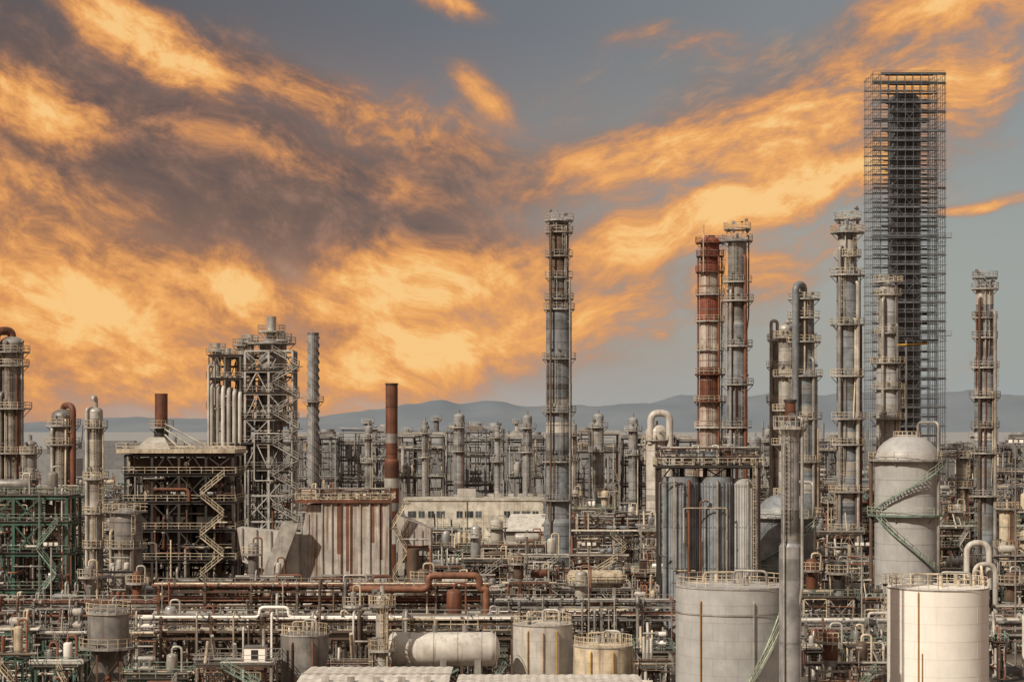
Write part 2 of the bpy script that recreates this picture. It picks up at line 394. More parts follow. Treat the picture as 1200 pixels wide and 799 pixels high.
def rack(name,x0,x1,y,h,pipes,depth=5,k='steel',levels=2,sp=6.5,gap=1.9,loops=True):
    b=B(name,(x0+x1)/2,y); w=(x1-x0)/2; n=max(1,int(2*w/sp+.5)); r=b.r
    for i in range(n+1):
        x=-w+2*w*i/n
        for yy in (-depth/2,depth/2): b.beam((x,yy,0),(x,yy,h+.4),.38,k)
        for l in range(levels): b.beam((x,-depth/2-.3,h-l*gap-.35),(x,depth/2+.3,h-l*gap-.35),.35,k)
        if i<n and i%4==1:
            for yy in(-depth/2,depth/2):
                b.beam((x,yy,0),(x+2*w/n,yy,h-levels*gap),.2,k); b.beam((x+2*w/n,yy,0),(x,yy,h-levels*gap),.2,k)
    for l in range(levels):
        for yy in (-depth/2,depth/2): b.beam((-w,yy,h-l*gap-.35-.3),(w,yy,h-l*gap-.65),.28,k)
        y0=-depth/2+.3
        while y0<depth/2-.2:
            rr=r.uniform(.08,.28); y0+=rr
            q=h-l*gap-.35+.3+rr; kk=r.choice(pipes)
            if r.random()<.35:
                a=r.uniform(-w*.6,w*.6)
                e=r.choice((-1,1)); b.path([(e*(w+1),y0,q),(a,y0,q),(a,y0,q+.8),(a,-depth/2-.8,q+.8),(a,-depth/2-.8,0)],rr,kk,8)
            elif loops and r.random()<.3:
                a=r.uniform(-w*.7,w*.5); hh=r.uniform(.8,1.6); ww=r.uniform(2,4)
                b.path([(-w-1,y0,q),(a,y0,q),(a,y0,q+hh),(a+ww,y0,q+hh),(a+ww,y0,q),(w+1,y0,q)],rr,kk,8)
            else:
                b.tube((-w-1,y0,q),(w+1,y0,q),rr,kk,8,caps=True)
            x=-w
            while x<w:
                x+=r.uniform(5,16); b.tube((x,y0,q),(x+.3,y0,q),rr*1.5,r.choice(('galv','steel','dark')),8,caps=True)
            y0+=rr+.12
    for _ in range(int(w/2.2)):
        x=r.uniform(-w,w); z=h-r.randint(0,levels-1)*gap
        rr=r.uniform(.07,.18); yy=-depth/2-.5
        b.path([(x,0,z+.3),(x,0,z+.9),(x,yy,z+.9),(x,yy,0)],rr,r.choice(pipes),6)
    b.rail([(-w,-depth/2-.5,h+.2),(w,-depth/2-.5,h+.2)],k='galv',sp=2.2,r=.045)
    b.done()

def tank(name,px,D,top,w,k='pale',stair=None,rail=True,rings=(),pipes=(),n=64,cone=.06,rk='cream',seams=True):
    s=D/F; r=w/2*s; z=Z(top,D); b=B(name,X(px,D),D)
    b.cyl(0,0,0,.4,r+.5,'conc',n)
    b.tube((0,0,.4),(0,0,z),r,k,n,t=1)
    b.rev((0,0,z),(0,0,1),[(0,r),(r*cone*.5,r*.5),(r*cone,.01)],k,n,1)
    b.tube((0,0,z-.12),(0,0,z+.02),r+.1,'galv',n)
    if seams:
        q=z-2.0
        while q>1: b.tube((0,0,q),(0,0,q+.04),r+.014,k,n,t=.8); q-=2.1
        m=14; off=0; zz=z-2.0
        while zz>1:
            for i in range(m):
                a=2*pi*(i+off)/m; b.tube(((r)*cos(a),(r)*sin(a),zz-2.1),((r)*cos(a),(r)*sin(a),zz),.018,k,4,t=.85)
            zz-=2.1; off=.5-off
    for py in rings:
        zz=Z(py,D); b.tube((0,0,zz),(0,0,zz+.18),r+.14,'galv',n)
    if rail:
        A=[2*pi*i/32 for i in range(32)]
        b.rail([((r-.15)*cos(a),(r-.15)*sin(a),z+.03) for a in A],closed=True,k=rk,r=.05,sp=3)
    for _ in range(9):
        a=b.r.uniform(0,6.28); q=r*b.r.uniform(.2,.8); b.tube((q*cos(a),q*sin(a),z),(q*cos(a),q*sin(a),z+b.r.uniform(.8,1.6)),b.r.uniform(.1,.3),b.r.choice(('steel','galv','cream')),10,caps=True)
    b.path([(0,-r*.3,z),(0,-r*.3,z+1.9),(r*.55,-r*.5,z+1.9),(r*.55,-r*.5,z+.3)],.18,'galv',8)
    b.path([(-r*.5,0,z),(-r*.5,0,z+1.5),(r*.1,.4,z+1.5),(r*.1,.4,z+.3)],.12,'cream',8)
    if stair:
        a0,a1,z0,z1,sk=stair; z1=z if z1 is None else z1
        N=int(abs(z1-z0)/.28); po=[];
        for i in range(N+1):
            w_=i/N; a=a0+(a1-a0)*w_; zz=z0+(z1-z0)*w_; c,q=cos(a),sin(a)
            po.append(((r+1.15)*c,(r+1.15)*q,zz))
            if i<N: b.tube(((r+.1)*c,(r+.1)*q,zz),((r+1.15)*c,(r+1.15)*q,zz),.12,'grate',4)
        pi_=[(p[0]*(r+.15)/(r+1.15),p[1]*(r+.15)/(r+1.15),p[2]) for p in po[::3]]
        po=po[::3]
        for g,h in zip(po,po[1:]): b.beam(g,h,.3,sk)
        for g,h in zip(pi_,pi_[1:]): b.beam(g,h,.2,sk)
        b.rail(po,k=sk,sp=1.2,r=.06)
        b.plat(0,0,z1,r+1.3,r,a1-.12,a1+.3,rk=sk)
    for dx,pr,pt,pk in pipes:
        x=dx*s; rr=pr*s; yy=-sqrt(max(0.01,(r+rr+.12)**2-x*x)); zt=Z(pt,D)
        b.path([(x,yy,0),(x,yy,zt),(x*.8,yy*.8,zt)],rr,pk,8)
    b.done()

# ================================================================== GROUND, ROAD, MOUNTAINS
m=bpy.data.materials.new('gravel_hardstanding_far_haze'); m.use_nodes=True
nt=m.node_tree; N=nt.nodes; L=nt.links
g=N.new('ShaderNodeTexCoord'); n1=N.new('ShaderNodeTexNoise'); n1.inputs['Scale'].default_value=.06; n1.inputs['Detail'].default_value=10; n1.inputs['Roughness'].default_value=.7
L.new(g.outputs['Object'],n1.inputs['Vector'])
cr=N.new('ShaderNodeValToRGB'); cr.color_ramp.elements[0].position=.38; cr.color_ramp.elements[0].color=(.05,.044,.038,1); cr.color_ramp.elements[1].position=.68; cr.color_ramp.elements[1].color=(.20,.165,.13,1)
L.new(n1.outputs['Fac'],cr.inputs[0])
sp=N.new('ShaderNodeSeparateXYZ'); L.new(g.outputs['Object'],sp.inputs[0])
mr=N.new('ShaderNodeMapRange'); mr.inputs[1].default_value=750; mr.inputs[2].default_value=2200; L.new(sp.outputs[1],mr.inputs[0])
mx=N.new('ShaderNodeMix'); mx.data_type='RGBA'; L.new(mr.outputs[0],mx.inputs['Factor']); L.new(cr.outputs[0],mx.inputs[6]); mx.inputs[7].default_value=(.27,.285,.30,1)  # distant ground fades to a bluish haze tone put into the colour
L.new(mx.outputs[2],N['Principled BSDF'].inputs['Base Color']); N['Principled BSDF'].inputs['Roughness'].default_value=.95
MATS['gr']=m
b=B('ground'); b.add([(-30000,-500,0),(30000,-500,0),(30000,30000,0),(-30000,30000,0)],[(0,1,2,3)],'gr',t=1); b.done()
mat('asph','asphalt',(.055,.053,.05),amt=.1,rough=.9)
mat('line','road_marking_paint',(.7,.62,.45),amt=.2)
b=B('service_road')
x0=X(1185,285)
b.box(x0-4,x0+4,200,700,-.2,.005,'asph',t=1)
for e in (-4.2,4): b.box(x0+e,x0+e+.2,200,700,-.1,.13,'conc',t=1)
for i in range(60): b.add([(x0-.08,205+i*8,.010),(x0+.08,205+i*8,.010),(x0+.08,209+i*8,.010),(x0-.08,209+i*8,.010)],[(0,1,2,3)],'line',t=1)
b.done()

m=bpy.data.materials.new('hazy_forested_hills'); m.use_nodes=True
nt=m.node_tree; N=nt.nodes; L=nt.links
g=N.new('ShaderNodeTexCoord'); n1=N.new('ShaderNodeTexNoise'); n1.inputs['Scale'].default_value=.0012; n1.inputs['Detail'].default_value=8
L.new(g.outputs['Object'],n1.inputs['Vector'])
cr=N.new('ShaderNodeValToRGB'); cr.color_ramp.elements[0].position=.35; cr.color_ramp.elements[0].color=(.135,.172,.215,1); cr.color_ramp.elements[1].position=.65; cr.color_ramp.elements[1].color=(.17,.205,.245,1)  # blue-grey hill tones include the aerial haze as colour
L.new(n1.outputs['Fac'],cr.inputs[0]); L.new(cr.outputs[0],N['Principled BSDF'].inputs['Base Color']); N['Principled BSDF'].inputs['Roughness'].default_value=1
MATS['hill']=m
ridge=[(-600,496),(0,494),(250,490),(380,487),(440,480),(480,472),(515,470),(545,475),(580,472),(620,478),(690,475),(740,468),(800,461),(860,467),(905,463),(960,466),(1010,459),(1080,462),(1150,456),(1200,459),(1800,470)]
def rh(px):
    for a,c in zip(ridge,ridge[1:]):
        if a[0]<=px<=c[0]:
            w=(px-a[0])/(c[0]-a[0]); w=w*w*(3-2*w); return a[1]+(c[1]-a[1])*w
    return 490
def mount(name,D,depth):
    b=B(name); nx=400; ny=14; vs=[];fs=[]
    rr=random.Random(5+int(D))
    ph=[(rr.uniform(0,6.28),rr.uniform(.7,1.4)) for _ in range(10)]
    for j in range(ny+1):
        t=j/ny; 
        for i in range(nx+1):
            px=-600+2400*i/nx; x=X(px,D); y=D-depth+2*depth*t
            prof=1-abs(2*t-1)**1.3
            top=Z(rh(px),D)
            nz=sum(sin(px*.02*1.7**q*p[1]+t*4*(q+1)+p[0])/1.6**q for q,p in enumerate(ph[:7]))
            vs.append((x,y,max(-5,top*prof*(1+.05*nz)+nz*5*prof)))
    for j in range(ny):
        for i in range(nx):
            a=j*(nx+1)+i; fs.append((a,a+1,a+nx+2,a+nx+1))
    b.add(vs,fs,'hill',True,1); b.done()
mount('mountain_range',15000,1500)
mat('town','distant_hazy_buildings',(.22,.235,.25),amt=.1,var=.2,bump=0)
b=B('distant_industrial_town',0,1600)
for _ in range(420):
    y=b.r.uniform(-550,900); x=b.r.uniform(-.3,.3)*(1600+y); w=b.r.uniform(6,26); h=b.r.choice((5,7,9,12,16,20))*b.r.uniform(.8,1.2)
    b.box(x-w,x+w,y-8,y+8,0,h,'town')
    if b.r.random()<.12: b.cyl(x,y,0,h+b.r.uniform(8,22),1.4,'town',8)
b.done()

# ================================================================== BACK ROW: AIR COOLER BANK
FK=('farl','far','farl','fard','farb','far','cream')
def cooler(name,px0,px1,D,top,lv,kk):
    b=B(name,X((px0+px1)/2,D),D); r=b.r; w=(X(px1,D)-X(px0,D))/2; zt=Z(top,D); d=6
    zs=sorted([Z(p,D) for p in lv]+[zt-3])
    nx=max(2,int(2*w/r.uniform(3.8,6.4)))
    b.frame(-w,w,-d,d,zs,nx,2,kk,w=.36,brace=.35,deck=.8,rk='farl')
    for i in range(nx):
        cx=-w+(i+.5)*2*w/nx
        if r.random()<.6:
            hh=r.uniform(1.0,2.4)
            b.box(cx-2.0,cx+2.0,-d,d,zs[-1]+.6,zs[-1]+hh,r.choice(('far','farl','fard','fard','farb')))
            for yy in (-3,3): b.cyl(cx,yy,zs[-1]+hh,zs[-1]+hh+.8,1.8,'far',14)
        if r.random()<.38:
            hh=r.uniform(2.5,7.5); rr=r.uniform(.3,1.6); b.cyl(cx,0,zs[-1]+2,zs[-1]+hh,rr,r.choice(('far','farl','fard')),14)
            if rr>.6: b.plat(cx,0,zs[-1]+hh-.6,rr+.8,rr,rk='farl')
        for _ in range(r.randint(1,4)):
            x=cx+r.uniform(-2.2,2.2); rr=r.uniform(.12,.6); z0=r.choice([0]+zs[:-1]); z1=r.choice(zs)-r.uniform(-1,2)
            if z1>z0+2: b.tube((x,-d-.3+r.uniform(0,3),z0),(x,-d-.3,z1),rr,r.choice(FK),8)
        if r.random()<.5:
            z=r.choice(zs[:-1]); b.equip(cx,-d+1,z+.6,4.4,5,ks=FK)
    for z in zs:
        for _ in range(3): 
            y=r.uniform(-d-.5,0); b.tube((-w,y,z+.6+r.random()),(w,y,z+.6+r.random()*.8),r.uniform(.12,.3),r.choice(FK),6)
    b.tangle(-w,w,-d-1,d*.5,2,zs[-1]+2,int(w*5),ks=FK,r0=.09,r1=.28)
    b.done()
for p0,p1,D,tp,lv,kk in ((352,395,620,503,(563,530),'fard'),(400,462,628,496,(565,540,522),'far'),(468,520,618,501,(560,528),'farb'),(524,592,640,496,(568,535,518),'far'),(595,638,625,504,(560,528),'fard'),(672,724,622,498,(565,530),'farb'),(729,790,635,503,(570,545,525),'fard'),(793,860,640,507,(565,530),'far'),(863,1010,645,510,(565,530),'fard'),(1105,1180,640,515,(565,535),'fard'),(1184,1290,650,506,(565,535),'far')):
    cooler('air_cooler_bank',p0,p1,D,tp,lv,kk)
for px,tp,w,D in ((538,488,13,600),(618,489,11,600),(701,488,13,600),(672,498,8,590),(742,492,11,590),(885,515,14,590),(900,505,10,600),(432,501,9,600),(498,495,7,600),(583,500,7,600)):
    column('knockout_drum',px,D,[(w,tp)],plats=[(tp+12,w+10,1),(tp+40,w+10)],k='far',n=16,rk='farl')
b=column('overhead_drum',770,560,[(26,505)],plats=[(515,36,1)],k='pale',finish=False,cap='dome')
s=560/F; b.path([(-8*s,-2,Z(520,560)),(-8*s,-2,Z(484,560)),(14*s,-2,Z(484,560)),(14*s,-2,Z(560,560))],4.2*s,'pale',14,bend=10*s); b.done()

# ================================================================== OFFICE BUILDING
def office():
    D=540; s=D/F; b=B('office_building',X(556,D),D); w=80*s; z=Z(585,D); d=9
    b.box(-w,w,-d,d,0,z,'white2',t=1)
    b.box(-w-.3,w+.3,-d-.3,d+.3,z,z+.5,'white2',t=.85)
    for i in range(14):
        x=-w+2+i*(2*w-4)/13
        if i in(4,8,9): continue
        for zz in (z-4.4,z-8.6):
            hw=.8 if i%3 else 1.1
            b.box(x-hw,x+hw,-d-.02,-d+.1,zz,zz+1.7,'glass',t=b.r.uniform(.8,2.5))
            b.box(x-hw-.15,x+hw+.15,-d-.08,-d+.05,zz-.18,zz-.003,'pale'); b.beam((x,-d-.05,zz),(x,-d-.05,zz+1.7),.08,'pale')
    b.tube((-w*.1,-d-.2,0),(-w*.1,-d-.2,z),.12,'galv',6)
    b.box(-w*.25,w*.02,-2,4,z+.5,z+2.8,'pale')
    for i in range(6): b.box(w*.2+i*2.6,w*.2+i*2.6+1.5,-3,0,z+.5,z+1.6,'galv')
    b.rail([(-w,-d,z+.5),(w,-d,z+.5)],k='galv')
    b.box(-w*.5,w,-d-9,-d-.003,0,z-9.4,'white2',t=.95)
    b.done()
office()
b=B('warehouse',X(616,495),495); s=495/F
b.box(-26*s,26*s,-8,8,0,Z(620,495),'pale'); b.hexa([(-27*s,-9,Z(620,495)+.003),(27*s,-9,Z(620,495)+.003),(27*s,9,Z(620,495)+.003),(-27*s,9,Z(620,495)+.003)],[(-17*s,-.5,Z(602,495)),(27*s,-.5,Z(602,495)),(27*s,.5,Z(602,495)),(-17*s,.5,Z(602,495))],'pale',t=1.1); b.done()

# ================================================================== COLUMNS / STACKS
column('distillation_column',14,420,[(27,402)],plats=[(412,42,1),(428,40),(478,46,1),(530,44,1),(575,46)],pipes=[(9,2.0,440,'rust'),(-10,2.5,460,'steel')],goose=(-16,5,14,'rust',0),cap='goose',k='steel')
column('stripper_column',36,410,[(14,520)],plats=[(530,26,1),(560,26)],k='steel')
column('distillation_column',74,390,[(27,487)],plats=[(498,40,1),(520,42,1),(575,44,1)],pipes=[(-10,2,500,'galv')],goose=(14,3.6,12,'rust',0),cap='goose',k='steel')
column('absorber_column',112,380,[(17,482)],plats=[(500,26,1),(560,30),(600,30,1),(640,30)],pipes=[(-9,2,478,'galv')],k='galv',goose=(0.1,3,16,'galv',470))
column('absorber_column',148,360,[(38,606)],plats=[(598,46,1),(640,48,1)],pipes=[(-15,2,620,'cream'),(12,2.4,620,'brown')],k='steel')
def strake():
    D=520; s=D/F; b=B('straked_chimney',X(367,D),D); r=6.4*s; z=Z(390,D)
    b.tube((0,0,0),(0,0,z),r,'far',24,t=.95); b.tube((0,0,z-.5),(0,0,z+.02),r*1.08,'fard',24,caps=True)
    for k in range(3):
        pp=None
        for i in range(120):
            a=k*2.094+i*.36; zz=z-1-i*.36
            if zz<z-50: break
            p0=(r*cos(a),r*sin(a),zz); p1=((r+.28)*cos(a),(r+.28)*sin(a),zz)
            if pp: b.add([pp[0],pp[1],p1,p0],[(0,1,2,3)],'far',t=.8)
            pp=(p0,p1)
    b.plat(0,0,Z(470,D),r+1.3,r,rk='farl'); b.ladder(0,-r-.4,0,z,-pi/2,'farl'); b.done()
strake()
column('rusted_chimney',459,400,[(17,540),(14,449)],plats=[],k='rust',cap='open',band=5)
column('tall_distillation_column',655,450,[(36,612),(30,366),(23,262)],plats=[(258,34,1),(272,33,1),(300,30),(325,30),(350,34,1),(362,37,1),(420,40),(482,40,1),(540,40),(585,44,1)],pipes=[(-10,1.3,268,'brown'),(12.5,1.2,330,'galv')],k='blue',topk='brown',rk='galv')
def redwhite():
    D=470; s=D/F; b=B('red_and_white_stack',X(832,D),D); r=12*s
    bands=[(760,525,'pale'),(525,470,'pinkw'),(470,430,'rust'),(430,376,'pinkw'),(376,345,'red'),(345,318,'pinkw'),(318,282,'red')]
    for a,c,k in bands: b.tube((0,0,max(0,Z(a,D))),(0,0,Z(c,D)),r if a>345 else r*.92,k,24,t=.9)
    q=8
    while q<Z(290,D): b.tube((0,0,q),(0,0,q+.18),r+.07,b.r.choice(('rust','pinkw','steel')),24); q+=b.r.uniform(2,3.4)
    b.tube((0,0,Z(283,D)),(0,0,Z(276,D)),r*.5,'steel',16,caps=True); b.dome(0,0,Z(282,D),r*.9,1,'red')
    for py,w in ((284,34),(300,32),(318,34),(345,34),(376,34),(410,32),(438,36),(470,38),(500,36),(528,42)):
        b.plat(0,0,Z(py,D),w/2*s,r,rk='red' if py<320 else 'cream',k='rust' if py<320 or 430<py<480 else 'pale')
    for dx,k in ((-14,'red'),(9,'rust'),(14,'cream')): b.path([(dx*s,-r-.2 if abs(dx)<12 else 0,0),(dx*s,-r-.2 if abs(dx)<12 else 0,Z(300,D)),(0,0,Z(300,D))],.22,k,8)
    b.tube((-9*s,-r-.5,Z(320,D)),(-9*s,-r-.5,Z(265,D)),.18,'cream',6,caps=True)
    b.ladder(r+.4,-.5,5,Z(284,D),0,'cream'); b.ladder(-.8,-r-.4,5,Z(284,D),-pi/2,'rust'); b.done()
redwhite()
column('distillation_column',864,440,[(24,380),(22,285)],plats=[(268,30,1),(282,36,1),(330,34),(352,38,1),(405,36),(450,38,1),(500,38),(540,40,1),(600,44,1)],pipes=[(8,2.2,300,'rust'),(-9,1.8,340,'galv')],k='blue',rk='galv',topk='steel')
column('stripper_column',911,450,[(14,402)],plats=[(398,24,1),(430,26),(470,26,1)],goose=(-8,2.0,26,'galv',0),cap='goose',k='steel')
column('absorber_column',921,430,[(17,385)],plats=[(395,30,1),(440,30),(480,32,1),(520,34)],goose=(9,3,8,'steel',0),cap='goose',k='galv')
column('distillation_column',942,424,[(32,440),(24,352)],plats=[(350,38,1),(372,38),(400,40,1),(440,44,1),(490,40),(540,44,1),(600,46,1)],pipes=[(-10,2.4,380,'galv'),(9,2,420,'steel'),(14,2,500,'cream')],goose=(-12,4.2,18,'blue',0),cap='goose',k='blue')
column('distillation_column',993,412,[(28,560),(25,320),(22,268)],plats=[(256,30,1),(272,40,1),(300,32),(322,42,1),(380,40),(440,40,1),(490,44),(520,40,1),(575,44,1),(620,44,1)],pipes=[(-11,2.0,290,'steel'),(10,2.4,330,'galv'),(15,1.4,380,'rust')],k='blue',rk='cream')
column('distillation_column',1041,452,[(28,430),(22,338)],plats=[(330,34,1),(345,30,1),(390,32),(425,42,1),(455,36),(490,44,1),(540,44)],pipes=[(-9,2,350,'galv'),(8,1.5,380,'steel')],k='tankgrey')
column('distillation_column',1154,440,[(26,520),(24,420),(20,335)],plats=[(325,26,1),(338,32,1),(372,30),(395,30,1),(430,32),(465,36,1),(500,34),(530,38,1),(580,44,1)],pipes=[(-9,1.6,350,'brown'),(9,2.2,365,'galv')],k='blue',rk='galv')
column('stripper_column',1128,440,[(14,528)],plats=[(535,30,1),(570,30,1)],k='steel')
column('stripper_column',1180,430,[(18,600)],plats=[(595,30,1),(640,32,1)],k='cream')
b=B('jib_crane',X(1062,435),435); s=435/F
b.tube((0,0,0),(0,0,Z(398,435)),.22,'steel',8); b.beam((-2,0,Z(404,435)),(24*s,-1,Z(403,435)),.4,'yellow',t=.8); b.beam((0,0,Z(396,435)),(20*s,-.8,Z(403,435)),.1,'steel'); b.done()

def scaffold():
    D=570; s=D/F; b=B('scaffolded_tower',X(1060,D),D); w=42*s; d=7; zt=Z(92,D)
    b.tube((0,0,0),(0,0,Z(118,D)),4.3,'scaf',24,t=.8); b.dome(0,0,Z(118,D),4.3,2,'scaf')
    dz=2.62; nl=int(zt/dz); nx=9
    xs=[-w+2*w*i/nx for i in range(nx+1)]; ys=[-d,-d+1.4,d-1.4,d]
    for x in xs:
        for y in ys: b.tube((x,y,0),(x,y,zt+.6),.085,'scaf',4)
    for y in (-d+4,0,d-4):
        for x in (xs[0],xs[1],xs[-2],xs[-1]): b.tube((x,y,0),(x,y,zt+.6),.08,'scaf',4)
    for l in range(nl+1):
        z=zt-l*dz
        if z<1: break
        for y in ys:
            b.tube((-w-.4,y,z),(w+.4,y,z),.08,'scaf',4); b.tube((-w,y,z+1),(w,y,z+1),.055,'scaf',4)
            if y in(ys[0],ys[-1]): b.tube((-w,y,z+.5),(w,y,z+.5),.045,'scaf',4)
        for x in xs[:2]+xs[-2:]: b.tube((x,-d,z),(x,d,z),.06,'scaf',4)
        for x in xs[2:-2]: b.tube((x,-d-.2,z),(x,-d+1.6,z),.05,'scaf',4)
        a=b.r.choice((0,0,1,1,2)); c=b.r.choice((nx-1,nx-1,nx-2,nx,nx))
        b.box(xs[a],xs[c],-d+.1,-d+1.3,z+.05,z+.12,'scaf',t=.5)
        b.box(xs[a],xs[c],d-1.3,d-.1,z+.05,z+.12,'scaf',t=.5)
        if b.r.random()<.9: b.box(xs[a],xs[c],-d+.04,-d+.09,z+.12,z+.45,b.r.choice(('dark','scaf','dark')))
        if b.r.random()<.7: b.box(xs[1],xs[-2],d-.09,d-.04,z+.12,z+.55,'dark')
        i=(l)%nx; b.tube((xs[i],-d,z-dz),(xs[i+1],-d,z),.055,'scaf',4); i=nx-1-i; b.tube((xs[i+1],-d,z-dz),(xs[i],-d,z),.055,'scaf',4)
        e0=b.r.uniform(.5,.72); e1=b.r.uniform(.45,.75)
        b.box(-w*e0,w*e1,-d+1.5,-4.35,z-.1,z+.02,'scaf',t=.6)
        b.box(-w*e0,w*e1,4.35,d-1.5,z-.1,z+.02,'scaf',t=.6)
        for x in (-3,0,3): b.tube((x,-d,z+.2),(x,-3,z+.2),.07,'galv',4)
    for z in (Z(282,D),Z(395,D)):
        b.box(-w-.6,w+1.4,-d-1.2,-d-.1,z,z+.2,'scaf',t=.8); b.rail([(-w-.6,-d-1.2,z+.2),(w+1.4,-d-1.2,z+.2)],k='scaf')
    b.done()
scaffold()

# ================================================================== LEFT: LATTICE REACTOR TOWER
def reactor():
    D=420; s=D/F; b=B('reactor_structure',X(318,D),D); 
    x0,x1=-28*s,27*s
    zs=[Z(p,D) for p in (660,635,610,580,550,520,492,462,436,412)]
    b.frame(x0,x1,-4,4,zs,2,2,'farl',w=.42,brace=.95,deck=.5,rk='galv')
    b.vessel((0,0,Z(560,D)),(0,0,Z(396,D)),2.4,'steel',20); b.cyl(0,0,Z(400,D),Z(371,D),1.0,'galv',14); b.plat(0,0,Z(388,D),2.8,1,rk='galv')
    b.plat(0,0,Z(402,D),5,1,rk='galv')
    xs0=-70*s; 
    z2=[Z(p,D) for p in (640,600,560,520,480,445,418)]
    b.frame(xs0,x0-1,-3.5,3.5,z2,2,1,'steel',w=.36,brace=.5,deck=.8,rk='galv')
    for i in range(6):
        x=xs0+.6+i*1.15
        b.path([(x,-4,Z(522,D)),(x,-4,Z(450+i*2,D)),(x,0,Z(450+i*2,D)),(x,0,Z(560,D))],.42,'pale',10)
        b.tube((x,-4,Z(522,D)),(x+1.4,-4,Z(530,D)),.4,'pale',10)
    for px,t,w in ((254,402,9),(267,408,8),(283,396,10),(293,392,9),(331,390,10)):
        x=X(px,D)-b.o[0]; b.cyl(x,0,Z(500,D),Z(t,D),w/2*s,b.r.choice(('steel','galv')),14); b.plat(x,0,Z(t+8,D),w/2*s+1,w/2*s,rk='galv')
    b.tangle(xs0,x1,-4.5,4,5,Z(415,D),95,ks=('steel','galv','pale','dark','brown'),r0=.08,r1=.28)
    b.zigzag(x1-4,x1+1.5,-5,0,Z(412,D),k='galv')
    b.done()
reactor()
def furnace():
    D=385; s=D/F; b=B('furnace_structure',X(217,D),D); w=62*s
    zs=[Z(p,D) for p in (690,655,620,588,556,533)]
    b.frame(-w,w,-7,7,zs,4,2,'dark',w=.45,brace=.7,deck=.9,rk='cream')
    b.box(-w-1.5,w+.5,-8,8,zs[-1]+.45,zs[-1]+1.2,'cream',t=.8); b.rail([(-w-1.5,-8,zs[-1]+1.2),(w+.5,-8,zs[-1]+1.2)],k='cream')
    zz=zs[-1]+1.203; h=Z(512,D)
    b.hexa([(-w*.85,-5,zz),(-w*.2,-5,zz),(-w*.2,5,zz),(-w*.85,5,zz)],[(-w*.66,-2,h),(-w*.36,-2,h),(-w*.36,2,h),(-w*.66,2,h)],'pale')
    x=X(189,D)-b.o[0]; b.tube((x,0,h-.5),(x,0,Z(461,D)),7.5*s,'rust',20,caps=True); b.tube((x,0,h),(x,0,h+1.5),8.5*s,'dark',20,caps=True)
    b.plat(x,0,Z(500,D),7.5*s+1.1,7.5*s)
    for e in (1,2,3): b.tube((x+1,-2,h-.5+e),(x+1+e*3,-3,zz),.2,'galv',6)
    for i in range(3):
        cx=-w+(i+.6)*2*w/3.3; b.box(cx-2.8,cx+2.4,-5,5,zs[1],zs[3]-.6,b.r.choice(('dark','brown','steel')))
        b.equip(cx,-4,zs[0]+.6,5,4); b.equip(cx,-4,zs[3]+.6,5,3.5)
    b.box(-w*.3,w*.8,-4,5,zs[3]+.6,zs[4]-.5,'dark'); b.box(-w*.9,w*.9,-3,5,zs[4]+.6,zs[5]-.6,'brown')
    b.tangle(-w,w,-7.6,6,1,zs[-1],110,ks=('dark','brown','steel','cream','rust','galv'),r0=.08,r1=.3)
    b.zigzag(w*.4,w*.85,-8.2,0,zs[-2],k='cream',rise=4)
    b.done()
furnace()
def green():
    D=330; s=D/F; b=B('green_steel_structure',X(40,D),D); w=46*s
    zs=[Z(p,D) for p in (720,690,648,612,582)]
    b.frame(-w,w,-5,5,zs,3,2,'teal',w=.5,brace=.5,deck=.9,rk='mint')
    for z in zs[:-1]:
        for i in range(3): b.equip(-w+(i+.5)*2*w/3,-2,z+.55,4.2,3.6)
    b.equip(-3,0,zs[-1]+.5,6,3,'h'); b.equip(3,0,zs[-1]+.5,5,4,'v')
    b.tangle(-w,w,-6,4,1,zs[-1]+2,60)
    b.zigzag(w*.3,w*.8,-6.2,0,zs[-2],k='mint',rise=4)
    b.done()
green()

